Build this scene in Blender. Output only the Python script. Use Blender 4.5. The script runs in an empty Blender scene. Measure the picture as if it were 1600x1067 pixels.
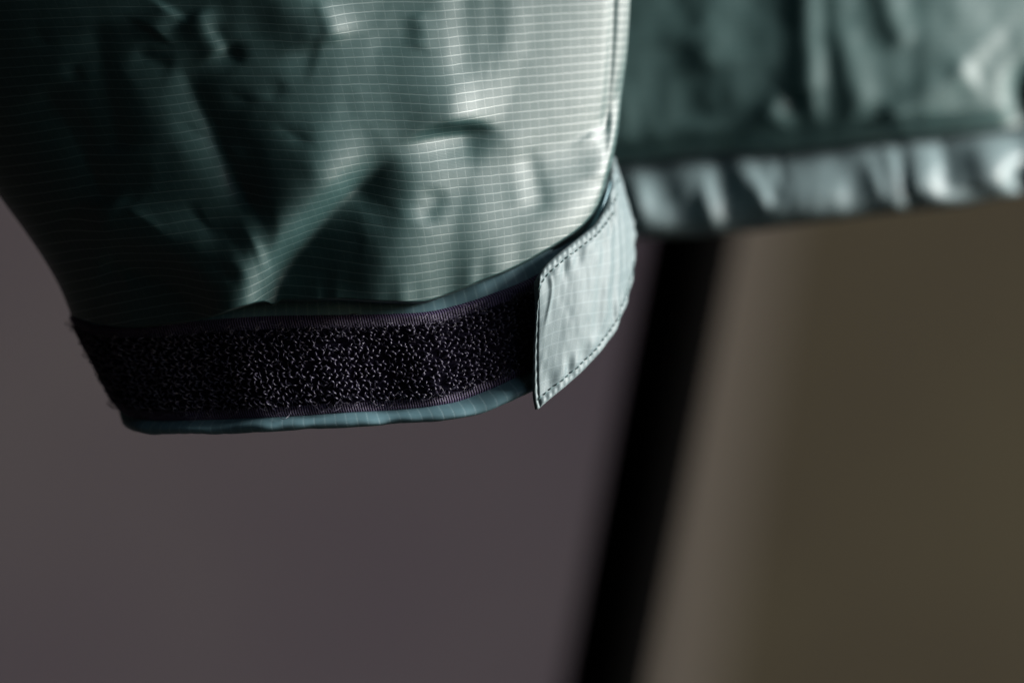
import bpy, math, random
import numpy as np
from mathutils import Vector, Matrix

R = math.radians
rng = np.random.default_rng(7)
random.seed(7)
SC = bpy.context.scene
COL = SC.collection

# ------------------------------------------------------------------ camera
K = 0.000125          # metres per photo pixel on the plane of focus
D0 = 0.60             # camera to plane of focus
ZC = 1.0              # height of the lens above the ground
cam_d = bpy.data.cameras.new("camera")
cam = bpy.data.objects.new("camera", cam_d); COL.objects.link(cam)
cam.location = (0, -D0, ZC); cam.rotation_euler = (R(90), 0, 0)
cam_d.sensor_width = 36; cam_d.lens = 108
cam_d.clip_start = 0.02; cam_d.clip_end = 200
cam_d.dof.use_dof = True; cam_d.dof.focus_distance = D0 - 0.005
cam_d.dof.aperture_fstop = 4.8
SC.camera = cam

# ------------------------------------------------------------------ light
SUN_EL, SUN_ROT = R(20), R(93)
w = bpy.data.worlds.new("World"); SC.world = w; w.use_nodes = True
nt = w.node_tree; bg = nt.nodes["Background"]
sky = nt.nodes.new("ShaderNodeTexSky"); sky.sky_type = 'NISHITA'; sky.sun_disc = False
sky.sun_elevation = SUN_EL; sky.sun_rotation = SUN_ROT
nt.links.new(sky.outputs[0], bg.inputs[0]); bg.inputs[1].default_value = 0.05
sd = bpy.data.lights.new("sun", 'SUN'); sd.energy = 4.5; sd.angle = R(24); sd.color = (1.0, 0.97, 0.93)
so = bpy.data.objects.new("sun", sd); COL.objects.link(so)
to_sun = Vector((math.sin(SUN_ROT)*math.cos(SUN_EL), math.cos(SUN_ROT)*math.cos(SUN_EL), math.sin(SUN_EL)))
so.rotation_euler = to_sun.to_track_quat('Z', 'Y').to_euler(); so.location = to_sun*3
SC.view_settings.view_transform = 'Standard'; SC.view_settings.look = 'None'
SC.view_settings.exposure = 1.0; SC.view_settings.gamma = 1.0
SC.cycles.max_bounces = 6

# ------------------------------------------------------------------ helpers
def W(px, py, mm):
    """photo pixel + depth in mm behind the plane of focus -> world point(s)"""
    px = np.asarray(px, float); py = np.asarray(py, float); mm = np.asarray(mm, float)
    s = (D0 + mm*0.001)/D0*K
    return np.stack(np.broadcast_arrays((px-800)*s, mm*0.001, ZC+(533.5-py)*s), -1)

def smooth(a, b, x):
    t = np.clip((np.asarray(x, float)-a)/(b-a), 0, 1); return t*t*(3-2*t)

def pchip(xs, ys):
    """smooth monotone interpolation through points"""
    xs = np.array(xs, float); ys = np.array(ys, float)
    h = np.diff(xs); d = np.diff(ys)/h
    m = np.zeros_like(ys); m[0] = d[0]; m[-1] = d[-1]
    for i in range(1, len(xs)-1):
        m[i] = 0 if d[i-1]*d[i] <= 0 else 3*(h[i-1]+h[i])/((2*h[i]+h[i-1])/d[i-1]+(h[i]+2*h[i-1])/d[i])
    def f(x):
        x = np.asarray(x, float); i = np.clip(np.searchsorted(xs, x)-1, 0, len(h)-1)
        t = (x-xs[i])/h[i]; t = np.clip(t, -0.5, 1.5)
        return ((1+2*t)*(1-t)**2*ys[i]+t*(1-t)**2*h[i]*m[i]+t*t*(3-2*t)*ys[i+1]+t*t*(t-1)*h[i]*m[i+1])
    return f

def curve(pts):
    """Catmull-Rom style curve through points with chord parameter 0..1"""
    P = np.array(pts, float); c = np.r_[0, np.cumsum(np.linalg.norm(np.diff(P[:, :2], axis=0), axis=1)+1e-6)]
    c /= c[-1]; fs = [pchip(c, P[:, k]) for k in range(P.shape[1])]
    return lambda t: np.stack([f(t) for f in fs], -1)

def vnoise(x, y, seed=0):
    r = np.random.default_rng(seed); T = r.random((64, 64))
    xi = np.floor(x).astype(int); yi = np.floor(y).astype(int)
    fx = x-xi; fy = y-yi; fx = fx*fx*(3-2*fx); fy = fy*fy*(3-2*fy)
    g = lambda a, b: T[a % 64, b % 64]
    return (g(xi, yi)*(1-fx)*(1-fy)+g(xi+1, yi)*fx*(1-fy)+g(xi, yi+1)*(1-fx)*fy+g(xi+1, yi+1)*fx*fy)*2-1

def link(name, me, mat=None, parent=None):
    o = bpy.data.objects.new(name, me); COL.objects.link(o)
    if mat is not None and not me.materials: me.materials.append(mat)
    if parent is not None: o.parent = parent
    return o

def mesh_np(name, V, F, UV=None, flat=False):
    """V (n,3), F (m,k) all k-gons, UV per vertex"""
    V = np.asarray(V, np.float32).reshape(-1, 3); F = np.asarray(F, np.int32)
    me = bpy.data.meshes.new(name); k = F.shape[1]
    me.vertices.add(len(V)); me.vertices.foreach_set("co", V.ravel())
    me.loops.add(F.size); me.loops.foreach_set("vertex_index", F.ravel())
    me.polygons.add(len(F)); me.polygons.foreach_set("loop_start", np.arange(0, F.size, k, dtype=np.int32))
    me.polygons.foreach_set("loop_total", np.full(len(F), k, np.int32))
    me.update(calc_edges=True)
    me.polygons.foreach_set("use_smooth", np.full(len(F), not flat))
    if UV is not None:
        l = me.uv_layers.new(name="UVMap"); l.data.foreach_set("uv", np.asarray(UV, np.float32).reshape(-1, 2)[F.ravel()].ravel())
    me.validate(); me.update()
    return me

def grid_faces(nr, nc, wrap=False, flip=False, base=0):
    i, j = np.meshgrid(np.arange(nr-1), np.arange(nc if wrap else nc-1), indexing='ij')
    a = i*nc+j; b = i*nc+(j+1) % nc; c = (i+1)*nc+(j+1) % nc; d = (i+1)*nc+j
    F = np.stack([a, b, c, d] if not flip else [a, d, c, b], -1).reshape(-1, 4)
    return F+base

def tubes(P, rad, sides=5):
    """P (n,m,3) polylines, rad (n,) -> V,F"""
    n, m, _ = P.shape
    T = np.gradient(P, axis=1); T /= np.linalg.norm(T, axis=2, keepdims=True)+1e-12
    ref = np.where(np.abs(T[..., 2:3]) > 0.9, np.array([1., 0, 0]), np.array([0, 0, 1.]))
    A = np.cross(T, ref); A /= np.linalg.norm(A, axis=2, keepdims=True)+1e-12; B = np.cross(T, A)
    an = np.arange(sides)*2*np.pi/sides
    tap = np.ones(m); tap[0] = tap[-1] = 0.55
    r = (rad[:, None]*tap[None, :])[..., None, None]
    V = P[:, :, None, :]+r*(np.cos(an)[None, None, :, None]*A[:, :, None, :]+np.sin(an)[None, None, :, None]*B[:, :, None, :])
    F1 = grid_faces(m, sides, wrap=True)
    F = (F1[None]+(np.arange(n)*m*sides)[:, None, None]).reshape(-1, 4)
    return V.reshape(-1, 3), F

def box(name, lo, hi, mat, parent=None, bev=0.0):
    import bmesh
    bm = bmesh.new(); bmesh.ops.create_cube(bm, size=1)
    for v in bm.verts:
        v.co = Vector([(lo[k]+hi[k])/2+v.co[k]*(hi[k]-lo[k]) for k in range(3)])
    if bev: bmesh.ops.bevel(bm, geom=bm.edges[:], offset=bev, segments=2, affect='EDGES')
    me = bpy.data.meshes.new(name); bm.to_mesh(me); bm.free()
    return link(name, me, mat, parent)

# ------------------------------------------------------------------ materials
def mat_new(name):
    m = bpy.data.materials.new(name); m.use_nodes = True
    return m, m.node_tree.nodes, m.node_tree.links, m.node_tree.nodes["Principled BSDF"]

def mth(N, L, op, a, b=None, c=None, clamp=False):
    n = N.new("ShaderNodeMath"); n.operation = op; n.use_clamp = clamp
    for i, v in enumerate((a, b, c)):
        if v is None: continue
        if isinstance(v, (int, float)): n.inputs[i].default_value = v
        else: L.new(v, n.inputs[i])
    return n.outputs[0]

def mixc(N, L, f, a, b):
    n = N.new("ShaderNodeMix"); n.data_type = 'RGBA'
    for i, v in ((0, f), (6, a), (7, b)):
        if isinstance(v, (int, float)): n.inputs[i].default_value = v
        elif isinstance(v, tuple): n.inputs[i].default_value = (*v, 1)
        else: L.new(v, n.inputs[i])
    return n.outputs[2]

def line_mask(N, L, coord, pitch, width):
    """1 on a thread line of the given width repeating at pitch"""
    x = mth(N, L, 'DIVIDE', coord, pitch); fr = mth(N, L, 'FRACT', x)
    d = mth(N, L, 'ABSOLUTE', mth(N, L, 'SUBTRACT', fr, 0.5))
    return mth(N, L, 'SUBTRACT', 1.0, mth(N, L, 'MULTIPLY', d, pitch/width), clamp=True)

def fabric(name, base, line, pu=1.9, pv=1.75, lw=0.26, vline=0.35, hline=0.9, rough=0.42, spec=0.6, sheen=0.25, lspec=None):
    """ripstop nylon; UV in millimetres"""
    m, N, L, B = mat_new(name)
    tc = N.new("ShaderNodeTexCoord"); sp = N.new("ShaderNodeSeparateXYZ"); L.new(tc.outputs['UV'], sp.inputs[0])
    nz = N.new("ShaderNodeTexNoise"); nz.inputs['Scale'].default_value = 0.35; nz.inputs['Detail'].default_value = 2
    L.new(tc.outputs['UV'], nz.inputs[0])
    off = mth(N, L, 'MULTIPLY', mth(N, L, 'SUBTRACT', nz.outputs[0], 0.5), 0.3)
    u = mth(N, L, 'ADD', sp.outputs[0], off); v = mth(N, L, 'ADD', sp.outputs[1], off)
    lu = line_mask(N, L, u, pu, lw*0.8); lv = line_mask(N, L, v, pv, lw)
    # the crosswise rip threads surface only here and there between the weft yarns
    dash = line_mask(N, L, v, 0.42, 0.2)
    lu = mth(N, L, 'MULTIPLY', lu, mth(N, L, 'MULTIPLY_ADD', dash, 0.6, 0.4))
    n2 = N.new("ShaderNodeTexNoise"); n2.inputs['Scale'].default_value = 1.3; n2.inputs['Detail'].default_value = 3
    L.new(tc.outputs['UV'], n2.inputs[0])
    lu = mth(N, L, 'MULTIPLY', lu, mth(N, L, 'MULTIPLY_ADD', n2.outputs[0], 1.6, -0.1, clamp=True))
    wv = mth(N, L, 'SINE', mth(N, L, 'MULTIPLY', v, 2*math.pi/0.25))
    wu = mth(N, L, 'SINE', mth(N, L, 'MULTIPLY', u, 2*math.pi/0.31))
    weave = mth(N, L, 'MULTIPLY_ADD', mth(N, L, 'MULTIPLY', wv, mth(N, L, 'MULTIPLY_ADD', wu, 0.3, 0.7)), 0.5, 0.5)
    mask = mth(N, L, 'MAXIMUM', mth(N, L, 'MULTIPLY', lu, vline), mth(N, L, 'MULTIPLY', lv, hline))
    dark = tuple(c*0.72 for c in base); lite = tuple(c*1.22 for c in base)
    c0 = mixc(N, L, weave, dark, lite)
    n3 = N.new("ShaderNodeTexNoise"); n3.inputs['Scale'].default_value = 0.12; n3.inputs['Detail'].default_value = 3
    L.new(tc.outputs['UV'], n3.inputs[0])
    c0 = mixc(N, L, mth(N, L, 'MULTIPLY', n3.outputs[0], 0.25), c0, tuple(c*0.75 for c in base))
    c1 = mixc(N, L, mask, c0, line)
    L.new(c1, B.inputs['Base Color'])
    B.inputs['Roughness'].default_value = rough; B.inputs['Specular IOR Level'].default_value = spec
    B.inputs['Sheen Weight'].default_value = sheen; B.inputs['Sheen Roughness'].default_value = 0.4
    if lspec: L.new(mth(N, L, 'MULTIPLY_ADD', mask, lspec-spec, spec), B.inputs['Specular IOR Level'])
    hgt = mth(N, L, 'ADD', mth(N, L, 'MULTIPLY', weave, 0.5), mth(N, L, 'MULTIPLY', mask, 1.0))
    bp = N.new("ShaderNodeBump"); bp.inputs['Strength'].default_value = 0.35; bp.inputs['Distance'].default_value = 0.00006
    L.new(hgt, bp.inputs['Height']); L.new(bp.outputs[0], B.inputs['Normal'])
    return m

def plain(name, col, rough=0.6, spec=0.4, noise=None, bump=0.0):
    m, N, L, B = mat_new(name)
    B.inputs['Base Color'].default_value = (*col, 1); B.inputs['Roughness'].default_value = rough
    B.inputs['Specular IOR Level'].default_value = spec
    if noise:
        scale, amt, col2 = noise
        tc = N.new("ShaderNodeTexCoord"); nz = N.new("ShaderNodeTexNoise")
        nz.inputs['Scale'].default_value = scale; nz.inputs['Detail'].default_value = 5
        L.new(tc.outputs['Object'], nz.inputs[0])
        f = mth(N, L, 'MULTIPLY', mth(N, L, 'MULTIPLY_ADD', nz.outputs[0], 2.2, -0.6, clamp=True), amt)
        L.new(mixc(N, L, f, col, col2), B.inputs['Base Color'])
        if bump:
            bp = N.new("ShaderNodeBump"); bp.inputs['Strength'].default_value = bump; bp.inputs['Distance'].default_value = 0.004
            L.new(nz.outputs[0], bp.inputs['Height']); L.new(bp.outputs[0], B.inputs['Normal'])
    return m

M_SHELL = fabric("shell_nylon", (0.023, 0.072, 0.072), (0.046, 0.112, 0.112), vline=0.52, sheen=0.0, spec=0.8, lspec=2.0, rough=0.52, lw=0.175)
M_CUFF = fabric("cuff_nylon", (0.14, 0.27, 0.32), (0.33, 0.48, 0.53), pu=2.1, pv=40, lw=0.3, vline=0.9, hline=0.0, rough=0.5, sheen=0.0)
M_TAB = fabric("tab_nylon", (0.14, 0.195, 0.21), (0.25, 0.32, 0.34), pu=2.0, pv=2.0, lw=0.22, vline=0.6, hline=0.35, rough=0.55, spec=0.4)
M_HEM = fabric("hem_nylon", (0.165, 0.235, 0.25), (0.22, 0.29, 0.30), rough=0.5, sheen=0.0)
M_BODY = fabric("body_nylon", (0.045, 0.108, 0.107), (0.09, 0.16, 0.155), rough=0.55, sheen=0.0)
M_THREAD = plain("green_thread", (0.115, 0.185, 0.19), 0.85, 0.1)
M_PILE = plain("pile_fibre", (0.085, 0.076, 0.125), 0.36, 0.9)
M_POLE = plain("black_coating", (0.0025, 0.0025, 0.0025), 0.9, 0.0)
M_WALL = plain("mauve_render", (0.094, 0.083, 0.087), 0.9, 0.1, (1.9, 1.0, (0.066, 0.053, 0.068)), 0.2)
M_PANEL = plain("olive_boards", (0.078, 0.067, 0.041), 0.9, 0.1, (2.4, 1.0, (0.055, 0.045, 0.031)), 0.2)
M_TRIM = plain("brown_trim", (0.130, 0.113, 0.095), 0.9, 0.1, (1.2, 0.5, (0.115, 0.098, 0.078)), 0.2)
M_FLOOR = plain("dark_paving", (0.018, 0.016, 0.016), 0.9, 0.1, (3, 0.7, (0.013, 0.012, 0.012)), 0.3)
M_DARK = plain("blocker_black", (0.006, 0.0055, 0.0055), 0.9, 0.1)  # near-black for the added light blockers, keeps their bounce low

# tape: fine ribs across the woven edges
def tape_mat():
    m, N, L, B = mat_new("woven_tape")
    tc = N.new("ShaderNodeTexCoord"); sp = N.new("ShaderNodeSeparateXYZ"); L.new(tc.outputs['UV'], sp.inputs[0])
    s = mth(N, L, 'MULTIPLY_ADD', mth(N, L, 'SINE', mth(N, L, 'MULTIPLY', sp.outputs[0], 2*math.pi/0.5)), 0.5, 0.5)
    L.new(mixc(N, L, mth(N, L, 'POWER', s, 2.2), (0.012, 0.010, 0.028), (0.16, 0.12, 0.25)), B.inputs['Base Color'])
    B.inputs['Roughness'].default_value = 0.55; B.inputs['Specular IOR Level'].default_value = 0.3
    bp = N.new("ShaderNodeBump"); bp.inputs['Strength'].default_value = 0.7; bp.inputs['Distance'].default_value = 0.0002
    L.new(s, bp.inputs['Height']); L.new(bp.outputs[0], B.inputs['Normal'])
    return m
M_TAPE = tape_mat()
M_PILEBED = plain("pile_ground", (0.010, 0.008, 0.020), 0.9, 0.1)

# ------------------------------------------------------------------ the place
def struct(o): o["kind"] = "structure"; return o
struct(box("ground", (-30, -30, -0.1), (30, 30, 0.0), M_FLOOR))
WY = 2.4
sc_w = (D0+WY)/D0*K
def back(name, x0, x1, front, mat):
    o = struct(box(name, (x0, front, 0.0), (x1, front+0.2, 2.6), mat))
    me = o.data; rot = Matrix.Translation((0, WY, 0)) @ Matrix.Rotation(R(10), 4, 'Z') @ Matrix.Translation((0, -WY, 0))
    me.transform(rot); me.update(); return o
xb = (1118-800)*sc_w
back("wall", -1.6, xb, WY, M_WALL)
back("panelled_wall", xb, 2.4, WY, M_PANEL)
# a pale board leaning sideways along the joint of the two walls
bd = box("board", (-0.040, -0.006, 0.0), (0.040, 0.0, 2.2), M_TRIM, bev=0.002)
bd.rotation_euler = (0, R(8.6), R(10))
bx_ = (1062-800)*sc_w-0.15*(ZC+(533.5-1067)*sc_w)
bd.location = (bx_, WY+math.tan(R(10))*bx_-0.003, 0.009)
bd["label"] = "pale beige board standing blurred against the wall just right of the black pole"; bd["category"] = "board"
struct(box("side_light_blocker", (-1.6, -1.6, 0.0), (-1.4, WY-0.002, 2.6), M_DARK))  # added out of view to keep sky light off the sleeve's left
struct(box("front_light_blocker", (-1.396, -1.6, 0.0), (1.0, -1.4, 2.6), M_DARK))  # added behind the camera to block sky light from the front
struct(box("overhead_light_blocker", (-1.8, -1.8, 2.604), (1.2, WY+0.3, 2.72), M_DARK))  # unseen cover added to shut out sky light from above

# ------------------------------------------------------------------ jacket
jacket = bpy.data.objects.new("jacket", None); COL.objects.link(jacket)
jacket.location = (0.02, 0.03, ZC); jacket.empty_display_size = 0.05
jacket["label"] = "teal ripstop nylon jacket hanging with its cuff strap loosely fastened"
jacket["category"] = "jacket"
bpy.context.view_layer.update()
def kid(name, me, mat, parent=None):
    o = link(name, me, mat)
    o.parent = parent or jacket
    o.matrix_parent_inverse = (parent or jacket).matrix_world.inverted() if parent is None else Matrix()
    return o

C_DEPTH, D_FRONT = 20.0, 20.0     # centre line of the cuff and its half depth, mm

# --- sleeve
LEFT = pchip([-200, -60, 120, 250, 310, 365, 410, 455, 490, 510], [-330, -230, -120, -40, 0, 40, 70, 95, 109, 116])
RIGHT = pchip([-200, 0, 80, 150, 200, 225, 250], [992, 985, 980, 971, 966, 962, 957])
BOT = pchip([100, 150, 205, 270, 330, 380, 412, 426, 440, 480, 530, 600, 655, 700, 745, 800, 845, 880, 910, 935, 950, 960],
            [486, 502, 509, 503, 492, 477, 470, 474, 468, 468, 466, 470, 471, 458, 440, 418, 394, 373, 350, 316, 270, 240])

def stroke(X, Y, pts, amp, wl, wr, t0=0.15, t1=0.15, power=2.0, closed_amp=None):
    """height along a polyline in photo pixels: gaussian flanks, wl on the left of travel, wr on the right"""
    P = np.array(pts, float)
    if len(P) > 2: P = curve(P)(np.linspace(0, 1, 6*len(P)))
    seg = np.diff(P, axis=0); ln = np.linalg.norm(seg, axis=1); tot = ln.sum(); acc = np.r_[0, np.cumsum(ln)]
    best = np.full(X.shape, 1e9); side = np.zeros(X.shape); along = np.zeros(X.shape)
    for k in range(len(seg)):
        dx, dy = seg[k]/ln[k]; rx = X-P[k, 0]; ry = Y-P[k, 1]
        a = np.clip(rx*dx+ry*dy, 0, ln[k]); ex = rx-a*dx; ey = ry-a*dy; d = np.hypot(ex, ey)
        s = rx*dy-ry*dx      # >0: left of travel on screen (y down)
        m = d < best
        best = np.where(m, d, best); side = np.where(m, s, side); along = np.where(m, (acc[k]+a)/tot, along)
    sm = 0.5+0.5*np.tanh(side/9.0)
    wd = wl*sm+wr*(1-sm)
    env = np.ones_like(best)
    if t0 > 0: env = env*(0.03+0.97*smooth(0, t0, along))
    if t1 > 0: env = env*(0.03+0.97*smooth(0, t1, 1-along))
    return amp*env*np.exp(-(best/wd)**power)

def crease(X, Y, pts, amp, wl, wr, **k):
    return stroke(X, Y, pts, amp, wl, wr, power=1.25, **k)

def blob(X, Y, cx, cy, rx, ry, amp, rot=0.0):
    c, s = math.cos(R(rot)), math.sin(R(rot)); dx = X-cx; dy = Y-cy
    return amp*np.exp(-((dx*c+dy*s)/rx)**2-((dy*c-dx*s)/ry)**2)

def folds(X, Y):
    h = np.zeros_like(X)
    # main diagonal valley running down to the pucker at the hem: steep lit left flank, slow dark right flank
    h += stroke(X, Y, [(384, 466), (410, 396), (455, 335), (522, 268), (588, 218)], 2.9, 85, 44, t0=0.0, t1=0.35)
    h += crease(X, Y, [(425, 480), (440, 435), (470, 393), (517, 335), (572, 284), (628, 238)], -4.8, 36, 62, t0=0.0, t1=0.32)
    h += blob(X, Y, 610, 410, 110, 80, 1.2, -35)
    h += blob(X, Y, 680, 330, 70, 80, 0.8)
    # overhanging fold above the hollow
    h += stroke(X, Y, [(600, 226), (645, 203), (700, 187), (745, 184), (790, 196)], 2.6, 95, 17, t0=0.6, t1=0.45)
    h += stroke(X, Y, [(630, 236), (690, 214), (740, 210), (785, 218)], -2.1, 17, 42, t0=0.65, t1=0.4)
    # long crease on the dark side
    h += crease(X, Y, [(270, 85), (300, 135), (330, 190), (362, 260), (395, 325), (425, 380)], -2.1, 46, 36, t0=0.2, t1=0.3)
    h += stroke(X, Y, [(300, 20), (330, 62), (345, 88)], 1.4, 22, 26)
    h += crease(X, Y, [(322, 28), (348, 66), (376, 108)], -1.3, 14, 24, t0=0.3, t1=0.3)
    h += crease(X, Y, [(205, 78), (235, 92), (275, 108)], -0.7, 16, 24, t0=0.3, t1=0.3)
    h += stroke(X, Y, [(265, 10), (235, 55)], 1.1, 26, 26)
    # rounded fold at the top
    h += stroke(X, Y, [(400, -40), (455, -8), (500, 28), (518, 76)], 1.8, 34, 70, t0=0.0, t1=0.16)
    h += stroke(X, Y, [(360, 40), (430, 62), (500, 84)], -0.45, 40, 34, t0=0.3, t1=0.1)
    h += blob(X, Y, 634, 48, 14, 16, -0.16)
    h += stroke(X, Y, [(648, 20), (662, 50), (655, 80)], 0.3, 16, 16)
    # soft upright folds on the lit side
    for pts, a, wd in (([(722, -40), (726, 60), (718, 150)], -0.35, 24), ([(770, -40), (765, 100)], -0.2, 18), ([(800, -40), (796, 130)], 0.22, 26),
                       ([(690, -40), (680, 120)], 0.25, 28), ([(600, -40), (610, 100)], -0.4, 40)):
        h += stroke(X, Y, pts, a, wd, wd, t0=0.2, t1=0.3)
    h += stroke(X, Y, [(814, 225), (832, 275), (850, 345)], -0.55, 18, 26, t0=0.3, t1=0.3)
    h += stroke(X, Y, [(795, 200), (808, 260), (818, 330)], 0.3, 24, 20)
    h += stroke(X, Y, [(692, 290), (672, 325), (655, 355)], -0.8, 18, 24, t0=0.4, t1=0.4)
    h += stroke(X, Y, [(722, 260), (708, 340), (698, 450)], -0.6, 26, 34, t0=0.3, t1=0.0)
    h += stroke(X, Y, [(762, 280), (768, 440)], 0.35, 44, 44, t0=0.3, t1=0.0)
    h += stroke(X, Y, [(640, 310), (620, 380), (612, 460)], 0.3, 36, 36, t0=0.3, t1=0.0)
    # low left swag
    h += stroke(X, Y, [(110, 340), (200, 368), (270, 392), (325, 440), (345, 490)], 2.4, 50, 32, t0=0.2, t1=0.0)
    h += crease(X, Y, [(150, 405), (240, 430), (310, 475)], -2.0, 30, 46, t0=0.2, t1=0.0)
    h += blob(X, Y, 385, 420, 34, 60, 1.0)
    h += crease(X, Y, [(60, 130), (120, 220), (170, 330)], -1.6, 40, 40)
    h += crease(X, Y, [(150, 30), (165, 130), (190, 250)], -1.2, 34, 40)
    h += stroke(X, Y, [(960, -60), (956, 60), (950, 150), (943, 215)], -0.9, 6, 7, t1=0.1, t0=0)
    # curved tuck near the right edge
    h += stroke(X, Y, [(918, 205), (936, 240), (942, 285)], 0.6, 10, 26)
    # small creases: fanning out from the pucker, and scattered over the rest
    r = np.random.default_rng(12)
    for k in range(46):
        if k < 14:
            a = R(-160+140*k/13+r.normal(0, 5)); r0 = r.uniform(25, 60); r1 = r0+r.uniform(40, 110); x0, y0 = 428, 468
            pts = [(x0+r0*math.cos(a), y0+r0*math.sin(a)), (x0+(r0+r1)/2*math.cos(a+0.08), y0+(r0+r1)/2*math.sin(a+0.08)), (x0+r1*math.cos(a), y0+r1*math.sin(a))]
        else:
            cx, cy = r.uniform(60, 620), r.uniform(-20, 440); a = R(r.choice([55, 70, 120, 35])+r.normal(0, 10)); ln = r.uniform(20, 60)
            pts = [(cx-ln*math.cos(a), cy-ln*math.sin(a)), (cx+r.normal(0, 6), cy), (cx+ln*math.cos(a), cy+ln*math.sin(a))]
        mx, my = pts[1]; off = abs((mx-425)*0.751+(my-470)*0.659)
        amp_ = 0.35 if off < 60 and my > 200 else (0.4 if mx > 540 else 1.0)
        if k < 14: amp_ *= 0.5
        elif my < 260: amp_ *= 0.65
        h += amp_*crease(X, Y, pts, r.choice([-1, 1], p=[0.65, 0.35])*r.uniform(0.2, 0.55), r.uniform(6, 12), r.uniform(10, 20), t0=0.4, t1=0.4)
    # faint crumple
    h += (0.2*vnoise(X/66+3, Y/90, 3)+0.06*vnoise(X/26, Y/34+5, 5))*(1-0.6*smooth(520, 700, X))+0.015*vnoise(X/10, Y/12, 6)
    return h*(1-0.35*smooth(430, 330, X)*smooth(200, 120, Y))

NF, NB, NR = 430, 40, 300
th = np.r_[np.linspace(-90, 90, NF), np.linspace(90, 270, NB+2)[1:-1]]
front = np.abs(th) <= 90.0001
xi = np.sin(np.radians(th)); cs = np.cos(np.radians(th))
cs = np.sign(cs)*np.abs(cs)**0.8
v = np.linspace(0, 1, NR)[:, None]
yl = -170+(492+170)*v; yr = -200+(247+200)*v
xl = LEFT(yl); xr = RIGHT(yr)
xm = (xl+xr)/2; hx = (xr-xl)/2
XX = xm+hx*xi[None, :]
ybot = BOT(np.clip(xm[-1]+hx[-1]*xi, 100, 960))[None, :]
ytop = (-185-15*xi)[None, :]
YY = ytop+(ybot-ytop)*v
Dv = 21.0+0*v
puff = 7.0*smooth(-0.15, 0.85, v)
sR = np.clip((xi-0.10)/0.90, 0, 1)
c10 = float((1-0.1**2)**0.4)
wedge = np.where(front & (xi > 0.10), c10*(1-sR**1.3)**(1/1.3), cs)      # the lit side is pulled almost flat towards the seam
kern = np.hanning(75); kern /= kern.sum()          # ease the turn at the middle of the sleeve
soft = np.convolve(np.pad(wedge[:NF], 37, mode='edge'), kern, mode='valid'); mixw = smooth(0.75, 0.45, np.abs(xi[:NF]))
wedge = np.r_[wedge[:NF]*(1-mixw)+soft*mixw, wedge[NF:]]
kw = 1-0.65*smooth(0.72, 1.0, v)
DEP = C_DEPTH-(Dv+puff+3*kw)*(wedge[None, :]*kw+cs[None, :]*(1-kw))*np.where(front, 1, 0.8)[None, :]
H = folds(XX, YY)
for _ in range(3):      # relax the cloth a little
    H[:, 1:NF-1] = 0.25*H[:, :NF-2]+0.5*H[:, 1:NF-1]+0.25*H[:, 2:NF]; H[1:-1] = 0.25*H[:-2]+0.5*H[1:-1]+0.25*H[2:]
H = H*np.where(front, np.clip(cs, 0, 1)**0.5, 0)[None, :]
# gathers along the lower seam
gath = 0.12*np.sin(XX/13+3*vnoise(XX/60, YY*0, 9))*smooth(0.9, 1.0, v)*np.where(front, 1, 0)[None, :]
DEP = DEP-H+gath
DEP_s, YY_s, XX_s = DEP, YY, XX
# turned-in lower edge
tuck = []
for wq in np.linspace(0, 1, 9)[1:]:
    a = wq*math.pi/2
    tuck.append((XX[-1], YY[-1]+9*math.sin(a)*0.4, DEP[-1]+(8.5+H[-1])*(1-math.cos(a))*np.where(cs > 0, cs, -0.6)))
XX = np.vstack([XX]+[t[0][None] for t in tuck]); YY = np.vstack([YY]+[t[1][None] for t in tuck]); DEP = np.vstack([DEP]+[t[2][None] for t in tuck])
V3 = W(XX, YY, DEP)
# arc length round the sleeve and rise of the weft lines, in mm
rowlen = np.zeros_like(XX); seg = np.hypot(np.diff(XX[120]), np.diff(C_DEPTH-25*cs)/0.125)*0.125
U = np.r_[0, np.cumsum(seg)]
UU = np.broadcast_to(U[None], XX.shape)
HH = np.vstack([H]+[H[-1:]]*8)
rise = np.where(front, np.clip(xi, 0, 1)**2*34+np.clip(-xi, 0, 1)**1.5*-30, 0)
VV = (YY+(rise[None]*(0.55+0.9*np.clip(YY/400, 0, 1.2))))*0.125-0.5*HH
F = grid_faces(len(XX), len(th), wrap=True)
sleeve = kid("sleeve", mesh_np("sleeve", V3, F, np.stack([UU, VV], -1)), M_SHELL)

# --- cuff band: four edge curves (left x, right x, y by x)
def edge(xl, xr, pts):
    f = pchip([p[0] for p in pts], [p[1] for p in pts])
    def g(phi):
        s = np.sin(np.radians(phi)); x = (xl+xr)/2+(xr-xl)/2*s
        return x, f(np.clip(x, pts[0][0], pts[-1][0]))
    return g
E_FT = edge(106, 955, [(106, 462), (150, 480), (205, 488), (330, 478), (430, 462), (540, 456), (650, 458), (700, 448), (745, 432), (800, 412), (845, 398), (880, 394), (910, 376), (935, 350), (955, 305)])
E_VT = edge(112, 955, [(112, 492), (150, 508), (205, 509), (330, 499), (440, 493), (540, 492), (650, 489), (671, 487), (725, 475), (785, 455), (830, 437), (880, 405), (930, 350), (955, 280)])
E_VB = edge(186, 962, [(186, 636), (205, 650), (230, 655), (260, 657), (330, 656), (400, 653), (480, 649), (530, 645), (620, 640), (700, 630), (755, 611), (800, 590), (880, 545), (940, 480), (962, 410)])
E_FB = edge(194, 966, [(194, 650), (208, 666), (235, 673), (262, 676), (330, 676), (400, 673), (480, 669), (560, 664), (620, 660), (680, 655), (735, 646), (775, 630), (800, 618), (830, 604), (880, 575), (940, 510), (966, 435)])
def band_depth(phi, out=0.0):
    c = np.cos(np.radians(phi)); c = np.sign(c)*np.abs(c)**0.8
    return C_DEPTH-(D_FRONT+out)*c*np.where(c < 0, 0.8, 1)
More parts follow.
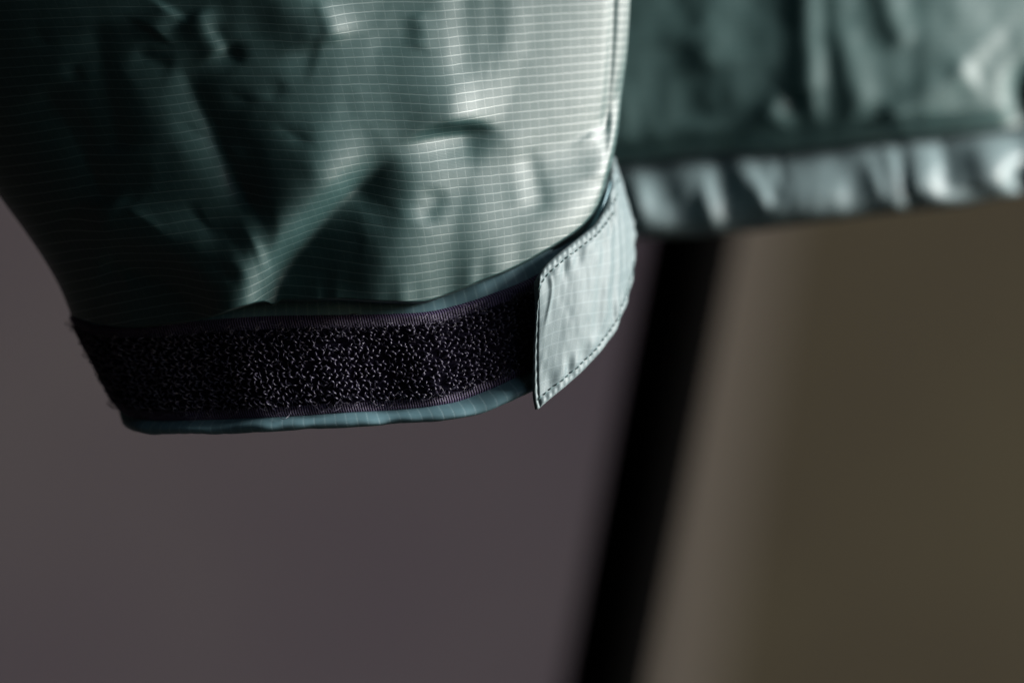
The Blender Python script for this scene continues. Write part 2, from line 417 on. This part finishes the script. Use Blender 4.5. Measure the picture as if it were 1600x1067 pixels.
EDGES = [(0.0, E_FT), (0.14, E_VT), (0.9, E_VB), (1.0, E_FB)]
def band(phi, t, out=0.0):
    """cuff surface: phi -90..90 across the front, t 0..1 down; out in mm"""
    phi = np.asarray(phi, float); t = np.asarray(t, float); phi, t = np.broadcast_arrays(phi, t)
    xs = [e(phi)[0] for _, e in EDGES]; ys = [e(phi)[1] for _, e in EDGES]; ts = [k for k, _ in EDGES]
    x = np.zeros_like(phi); y = np.zeros_like(phi)
    for k in range(3):
        a = np.clip((t-ts[k])/(ts[k+1]-ts[k]), 0 if k else -0.5, 1 if k < 2 else 1.5)
        m = (t >= ts[k]-(1 if k == 0 else 0)) & (t <= ts[k+1]+(1 if k == 2 else 0))
        x = np.where(m, xs[k]+(xs[k+1]-xs[k])*a, x); y = np.where(m, ys[k]+(ys[k+1]-ys[k])*a, y)
    fl = smooth(72, 44, np.where(phi > 0, phi, 0))*smooth(-89, -58, phi)
    out = out+fl*(2.2*np.clip(t, 0, 1)+2.8*smooth(0.86, 1.0, t))-1.8*smooth(0.16, -0.02, t)
    s = np.sin(np.radians(phi)); x = x+(out-1.5*fl)*8*s
    wav = 0.7*np.sin(phi/7.0+1)+0.5*np.sin(phi/3.1)+0.35*vnoise(phi/4.0, t*3, 11)
    return x, y, band_depth(phi, out)+wav*0.6*np.cos(np.radians(phi))
def bandW(phi, t, out=0.0): return W(*band(phi, t, out))

nph = 320
ph = np.r_[np.linspace(-90, 90, nph), np.linspace(90, 270, 42)[1:-1]]
tt = np.r_[np.linspace(-0.05, 0.9, 40), np.linspace(0.91, 1.0, 10)]
frontb = np.abs(ph) <= 90.001
def ring(t, out):
    p = np.where(frontb, ph, 180-ph)
    x, y, d = band(p, t, out)
    d = np.where(frontb, d, 2*C_DEPTH-d)
    y = y+np.where(frontb, 0, -14*np.abs(np.cos(np.radians(ph)))) 
    ripple = np.where(frontb, 1.2*vnoise(ph/7.0, ph*0, 21)+0.5*vnoise(ph/1.9, ph*0, 22), 0)
    return x, y+ripple*smooth(0.92, 1.0, t), d
rows = [ring(t, 0.35*np.sin(np.clip((t-0.9)/0.1, 0, 1)*math.pi)*1.5) for t in tt]
# rounded lower rim, then up the inside
for a in np.linspace(0, 1, 6)[1:]:
    x, y, d = ring(1.0, -1.6*a); rows.append((x, y+2.5*math.sin(a*math.pi), d))
for t in (0.9, 0.6, 0.3): rows.append(ring(t, -1.8))
X = np.array([r[0] for r in rows]); Y = np.array([r[1] for r in rows]); Dp = np.array([r[2] for r in rows])
u = np.r_[0, np.cumsum(np.hypot(np.diff(X[45])*0.125, np.diff(Dp[45])))]
UV = np.stack(np.broadcast_arrays(u[None], (Y*0.125)), -1)
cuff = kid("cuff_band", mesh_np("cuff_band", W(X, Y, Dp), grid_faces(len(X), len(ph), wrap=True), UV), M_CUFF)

# --- loop tape sewn on the cuff
T0, T1 = 0.14, 0.9
phv = np.linspace(-90, 74, 420); tv = np.linspace(0, 1, 34)
P_, T_ = np.meshgrid(phv, tv)
edge_r = np.sqrt(np.clip(1-(1-np.clip(np.minimum(T_, 1-T_)/0.02, 0, 1))**2, 0, 1))
x, y, d = band(P_, T0+(T1-T0)*T_, 0.1+0.75*edge_r)
u = np.r_[0, np.cumsum(np.hypot(np.diff(x[17])*0.125, np.diff(d[17])))]
me = mesh_np("loop_tape", W(x, y, d), grid_faces(len(tv), len(phv)), np.stack(np.broadcast_arrays(u[None], T_*19), -1))
tape = kid("loop_tape", me, M_TAPE)
# dark ground of the pile between the two woven edges
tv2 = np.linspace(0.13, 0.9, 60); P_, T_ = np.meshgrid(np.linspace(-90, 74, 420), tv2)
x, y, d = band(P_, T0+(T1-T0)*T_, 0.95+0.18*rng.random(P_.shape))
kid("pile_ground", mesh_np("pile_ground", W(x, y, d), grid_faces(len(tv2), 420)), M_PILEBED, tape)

# strands of the pile: small bent loops in rough knitted columns
def arcs(n, phi, t, lng, hgt, ang, base=0.9, m=7, curl=0.25):
    """loops that start at (phi,t) on the tape, lng/hgt in mm"""
    q = np.linspace(0, 1, m)[None, :]
    dx = (np.cos(ang)*lng)[:, None]*(q-0.5); dy = (np.sin(ang)*lng)[:, None]*(q-0.5)
    bend = (curl*lng*rng.normal(0, 1, n))[:, None]*np.sin(q*math.pi)
    dx = dx+bend*(-np.sin(ang))[:, None]; dy = dy+bend*np.cos(ang)[:, None]
    up = base+hgt[:, None]*np.sin(q*math.pi)**0.7
    c = np.maximum(np.cos(np.radians(phi)), 0.22)[:, None]
    pp = phi[:, None]+dx/(c*52.0)*57.3
    t_ = t[:, None]+dy/19.0
    return W(*band(np.clip(pp, -90, 80), T0+(T1-T0)*t_, up))
cols = np.arange(-88, 61, 1.25); strands = []
ph_l, t_l, an_l, hs_l = [], [], [], []
s_vals = np.arange(-0.995, 0.87, 0.024)
for i, s in enumerate(s_vals):
    base_ph = math.degrees(math.asin(s))
    for j, t in enumerate(np.arange(0.16, 0.9, 0.085)):
        for q_ in range(2 if rng.random() < 0.75 else 1):
            sg = 1 if (i+q_) % 2 else -1
            ph_l.append(base_ph+sg*0.22+rng.normal(0, 0.13)); t_l.append(t+(0.04 if i % 2 else 0)+(q_-0.5)*0.036+rng.normal(0, 0.008))
            an_l.append(sg*rng.normal(0.85, 0.3)); hs_l.append(1.0)
        if rng.random() < 0.7:      # matted strands lying lower between the rows
            ph_l.append(base_ph+rng.normal(0, 0.5)); t_l.append(t+rng.normal(0, 0.03)); an_l.append(rng.uniform(0, 3.1)); hs_l.append(0.3)
ph_l = np.array(ph_l); t_l = np.array(t_l); n = len(ph_l); ang = np.array(an_l); hs_l = np.array(hs_l)
A1 = arcs(n, ph_l, t_l, rng.uniform(0.75, 1.15, n), hs_l*rng.uniform(0.7, 1.2, n)*(0.35+0.65*smooth(-88, -62, ph_l)), ang, curl=0.16)
n2 = 330
t2 = np.where(rng.random(n2) < 0.5, rng.normal(0.13, 0.03, n2), rng.normal(0.90, 0.03, n2))
A2 = arcs(n2, np.degrees(np.arcsin(rng.uniform(-0.99, 0.8, n2))), t2, rng.uniform(1.2, 3.2, n2), rng.uniform(0.3, 0.9, n2), rng.normal(0, 0.6, n2), curl=0.3)
n3 = 34
A3 = arcs(n3, np.degrees(np.arcsin(rng.uniform(-1, -0.93, n3))), rng.uniform(0.02, 0.98, n3), rng.uniform(0.8, 2.0, n3), rng.uniform(0.5, 1.6, n3), rng.uniform(0, 3.1, n3))
A = np.concatenate([A1, A2, A3]); rad = np.concatenate([rng.uniform(0.12, 0.17, n), rng.uniform(0.05, 0.07, n2), rng.uniform(0.06, 0.09, n3)])*0.001
Vp, Fp = tubes(A, rad)
pile = kid("loop_pile", mesh_np("loop_pile", Vp, Fp), M_PILE, tape)
pile["kind"] = "stuff"

# --- strap tab that wraps round the right of the cuff
TOP = curve([(838.5, 446, -0.5), (839, 437, -0.4), (843, 428, -0.1), (851, 417, 0.5), (866, 402, 1.8), (899, 376, 5), (930, 350, 9), (949, 319, 13.5), (956, 280, 19), (957, 255, 30), (940, 228, 48)])
BTM = curve([(836, 640, -1.5), (841, 639, -1.4), (848, 633, -1), (862, 621, 0.1), (885, 602, 2), (925, 563, 6), (957, 521, 11), (977, 471, 17.5), (987, 415, 25), (989, 362, 34), (972, 330, 50)])
LFT = curve([(838.5, 446, -0.5), (836, 500, -0.2), (832.5, 560, -0.5), (832, 615, -1.2), (836, 640, -1.5)])
def tab0(a, b):
    a = np.asarray(a, float); b = np.asarray(b, float); a, b = np.broadcast_arrays(a, b)
    p = TOP(a)*(1-b)[..., None]+BTM(a)*b[..., None]
    l = LFT(b)-(LFT(np.zeros(1))[0]*(1-b)[..., None]+LFT(np.ones(1))[0]*b[..., None])
    p = p+l*(np.clip(1-a/0.45, 0, 1)**2)[..., None]
    # slight outward belly and tension creases
    p[..., 2] -= 1.0*np.sin(b*math.pi)*smooth(0.05, 0.4, a)+1.6*smooth(0.45, 0.0, a)
    return p
def tabW(a, b, out=0.0):
    e = 1e-3
    p = tab0(a, b); w0 = W(p[..., 0], p[..., 1], p[..., 2])
    pa = tab0(np.asarray(a)+e, b); pb = tab0(a, np.asarray(b)+e)
    na = W(pa[..., 0], pa[..., 1], pa[..., 2])-w0; nb = W(pb[..., 0], pb[..., 1], pb[..., 2])-w0
    n = np.cross(na, nb); n /= np.linalg.norm(n, axis=-1, keepdims=True)+1e-15
    n = np.where(n[..., 1:2] > 0, -n, n) if np.ndim(n) == 1 else n
    return w0+n*(np.asarray(out)*0.001)[..., None], n
na_, nb_ = 240, 110
av = np.r_[np.linspace(0, 0.12, 60)[:-1], np.linspace(0.12, 1, na_-59)]; bv = 0.5-0.5*np.cos(np.linspace(0, math.pi, nb_))
bv = 0.5*bv+0.5*np.linspace(0, 1, nb_)
Aa, Bb = np.meshgrid(av, bv, indexing='ij')
_, nn = tabW(np.array([[0.3]]), np.array([[0.5]]))
SGN = -1.0 if nn[0, 0, 1] > 0 else 1.0
LEN_A, WID_B = 62.0, 25.0       # rough strap length and width in mm
w0, _ = tabW(Aa, Bb)
ea = np.cumsum(np.r_[np.zeros((1, nb_)), np.linalg.norm(np.diff(w0, axis=0), axis=2)], axis=0)*1000
eb = np.cumsum(np.c_[np.zeros((na_, 1)), np.linalg.norm(np.diff(w0, axis=1), axis=2)], axis=1)*1000
ebr = eb[:, -1:]-eb
ed = np.minimum(np.minimum(ea, eb), ebr)
TH = 1.3
prof = TH*0.5*np.sqrt(np.clip(1-(1-np.clip(ed/0.8, 0, 1))**2, 0, 1))
INS = 1.7
def tab_relief(ea, eb, ebr):
    alongs = ea
    g = np.zeros_like(ea)
    for dist, run in ((eb, ea), (ebr, ea)):
        g -= 0.13*np.exp(-((dist-INS)/0.45)**2)
        g += 0.07*np.sin(run*2*math.pi/1.55)*np.exp(-((dist-0.7)/0.7)**2)
        g += 0.24*np.sin(run*2*math.pi/5.3+2*vnoise(run/4, dist*0, 31))*np.exp(-((dist-INS-1.2)/1.6)**2)
    g -= 0.30*np.exp(-((ea-0.95)/0.28)**2)
    g += 0.12*np.sin(eb*2*math.pi/2.2)*np.exp(-((ea-0.4)/0.5)**2)
    # wrinkles at the free corner and across the bend
    g += 0.25*np.exp(-((ea-4.2-1.2*np.sin(eb/2.6))/0.55)**2)*smooth(1.5, 3, eb)*smooth(12, 7, eb)
    g += 0.13*vnoise(ea/3.2+7, eb/5.0, 33)+0.05*vnoise(ea/1.3, eb/2.0, 34)
    g += 0.18*np.sin((ea+0.35*eb)*2*math.pi/6.5)*smooth(14, 24, ea)
    return g*smooth(0.0, 0.5, np.minimum(np.minimum(ea, eb), ebr)+0.15)
rel = tab_relief(ea, eb, ebr)
Pf, _ = tabW(Aa, Bb, SGN*(prof+rel)); Pb, _ = tabW(Aa, Bb, -SGN*prof)
UVt = np.stack([ea*math.cos(R(17))+eb*math.sin(R(17)), eb*math.cos(R(17))-ea*math.sin(R(17))], -1)
Ff = grid_faces(na_, nb_); Fb = grid_faces(na_, nb_, flip=True, base=na_*nb_)
tab = kid("cuff_strap", mesh_np("cuff_strap", np.concatenate([Pf.reshape(-1, 3), Pb.reshape(-1, 3)]), np.concatenate([Ff, Fb]),
          np.concatenate([UVt.reshape(-1, 2)]*2)), M_TAB)
# stitches: one shared little thread mesh, one object each
q = np.linspace(-0.5, 0.5, 6); sp = np.stack([q, 0*q, 0.35*(1-(2*q)**2)-0.1], -1)[None]*np.array([1.15, 1, 1])*0.001
Vs, Fs = tubes(sp, np.array([0.00011]), 6)
st_me = mesh_np("stitch", Vs, Fs); st_me.materials.append(M_THREAD)
def place_stitch(p, q, nrm):
    d = q-p; d = d/np.linalg.norm(d); n = nrm/np.linalg.norm(nrm); s = np.cross(n, d); s /= np.linalg.norm(s); n = np.cross(d, s)
    o = bpy.data.objects.new("stitch", st_me); COL.objects.link(o)
    m = Matrix(((d[0], s[0], n[0], p[0]), (d[1], s[1], n[1], p[1]), (d[2], s[2], n[2], p[2]), (0, 0, 0, 1)))
    o.parent = tab; o.matrix_basis = m
for which in ('top', 'bottom'):
    dist = eb if which == 'top' else ebr
    col = np.argmin(np.abs(dist-INS), axis=1)
    line = Pf[np.arange(na_), col]; nl = np.cross(np.gradient(Pf, axis=0)[np.arange(na_), col], np.gradient(Pf, axis=1)[np.arange(na_), col])
    nl *= np.where(nl[:, 1:2] > 0, -1, 1)
    # smooth the line of needle holes
    run = np.r_[0, np.cumsum(np.linalg.norm(np.diff(line, axis=0), axis=1))]*1000
    pos = np.arange(1.9, min(run[-1], 46), 1.55)
    for sdist in pos:
        a0 = np.array([np.interp(sdist, run, line[:, k]) for k in range(3)]); a1 = np.array([np.interp(sdist+0.6, run, line[:, k]) for k in range(3)])
        nv = np.array([np.interp(sdist, run, nl[:, k]) for k in range(3)])
        nv = nv/np.linalg.norm(nv)
        place_stitch(a0+nv*0.00005, a1+nv*0.00005, nv)

# --- jacket body and hem behind, out of focus
def body_h(X, Y):
    h = np.zeros_like(X)
    for pts, a, wl, wr in (([(1260, -60), (1265, 80), (1262, 200)], 6, 22, 26), ([(1300, -60), (1320, 80), (1350, 200)], 5, 30, 24), ([(1420, -80), (1470, 40), (1540, 110)], 5, 70, 60),
                           ([(1360, -80), (1390, 20), (1420, 80)], 4, 22, 22), ([(1200, 190), (1225, 150)], 5, 20, 24), ([(1380, 200), (1450, 150), (1530, 105)], 6, 30, 30),
                           ([(1240, 180), (1240, 140)], -7, 22, 22), ([(1100, -60), (1120, 120)], 4, 40, 40), ([(1060, 60), (1080, 200)], -3, 30, 40)):
        h += stroke(X, Y, pts, a, wl, wr)
    return h+1.6*vnoise(X/60, Y/70, 41)+0.7*vnoise(X/25, Y/30, 42)
HTOP = pchip([800, 960, 1100, 1250, 1400, 1500, 1600, 1750], [262, 255, 240, 232, 214, 206, 196, 186])
HBOT = pchip([800, 960, 1060, 1150, 1250, 1330, 1440, 1500, 1590, 1750], [380, 374, 371, 364, 351, 341, 328, 322, 305, 290])
BD = 112.0
def TURN(X): return 0.00008*np.clip(X-1250, 0, None)**2
bx = np.linspace(860, 1700, 300); bt = np.linspace(0, 1, 130)
X, T = np.meshgrid(bx, bt); Y = -90+(HTOP(X)+90)*T
puff = 10*np.sin(np.clip(T, 0, 1)*math.pi*0.5+0.2)**2-2*smooth(0.88, 1.0, T)
Dp = BD-puff-0.24*body_h(X, Y)*(1-0.6*smooth(0.9, 1, T))+TURN(X)+9*np.exp(-((X-1605)/26)**2-((Y-150)/38)**2)
n_r, n_c = X.shape
UV = np.stack([X*0.15, Y*0.15], -1)
body = mesh_np("body_panel", np.concatenate([W(X, Y, Dp).reshape(-1, 3), W(X, Y, Dp+3).reshape(-1, 3)]),
               np.concatenate([grid_faces(n_r, n_c), grid_faces(n_r, n_c, flip=True, base=n_r*n_c)]), np.concatenate([UV.reshape(-1, 2)]*2))
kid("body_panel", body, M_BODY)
# gathered hem tube
ang = np.linspace(0, 2*math.pi, 61)[:-1]
X, An = np.meshgrid(np.linspace(860, 1700, 420), ang, indexing='ij')
yc = (HTOP(X)+HBOT(X))/2; hh = (HBOT(X)-HTOP(X))/2
Y = yc-hh*np.cos(An); front = np.clip(np.sin(An), 0, 1)
g = np.zeros_like(X)
for pts, a, wd in (([(1010, 262), (1000, 330)], 3, 16), ([(1050, 250), (1075, 320)], 5, 20), ([(1120, 244), (1140, 300)], -4, 14), ([(1150, 240), (1200, 330)], 5, 18), ([(1215, 240), (1225, 290)], -3, 10),
                   ([(1180, 250), (1215, 320)], -4, 10), ([(1280, 235), (1290, 320)], 5, 34), ([(1360, 220), (1400, 320)], -5, 12), ([(1390, 225), (1435, 310)], 5, 16), ([(1465, 215), (1480, 310)], -6, 16), ([(1440, 225), (1470, 270)], 3, 14), ([(1540, 205), (1530, 300)], 6, 34), ([(1590, 270), (1580, 310)], -5, 18)):
    g += stroke(X, Y, pts, a, wd, wd)
g += 1.2*np.sin(X/11+4*vnoise(X/40, X*0, 51))*np.clip(np.cos(An)*0.7+0.3, 0, 1)+0.8*vnoise(X/14, Y/40, 52)
Dp = BD+3-(11+0.2*g+1.1*np.sin((X-0.55*(Y-280))/19+2.5*vnoise(X/60, X*0, 55)))*np.sin(An)*np.where(np.sin(An) < 0, 0.5, 1)-7.5*(1-np.cos(An))+TURN(X)+8*np.exp(-((X-1603)/20)**2-((Y-278)/22)**2)
hem = mesh_np("hem_band", W(X, Y, Dp), grid_faces(X.shape[0], X.shape[1], wrap=True), np.stack([X*0.15, An*12], -1))
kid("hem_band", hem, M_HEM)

# ------------------------------------------------------------------ black pole behind
def pole():
    dep = 330.0
    p0 = W(1106, 250, dep); p1 = W(936, 1120, dep+30)
    d = (p1-p0)/np.linalg.norm(p1-p0)
    ptop = p0-d*0.55; L_ = ptop[2]/-d[2]; pbot = ptop+d*(L_-0.002)
    m = 60; P = (ptop[None]+(pbot-ptop)[None]*np.linspace(0, 1, m)[:, None])[None]
    V_, F_ = tubes(P, np.array([0.0134]), 28)
    o = link("pole", mesh_np("pole", V_, F_), M_POLE)
    o["label"] = "slanting black pole standing blurred behind the jacket hem"; o["category"] = "pole"
    fo = pbot; V_, F_ = tubes(np.stack([fo-d*0.03*(1-k) for k in np.linspace(0, 1, 5)])[None], np.array([0.0165]), 24)
    link("rubber_foot", mesh_np("rubber_foot", V_, F_), M_POLE, o)
pole()
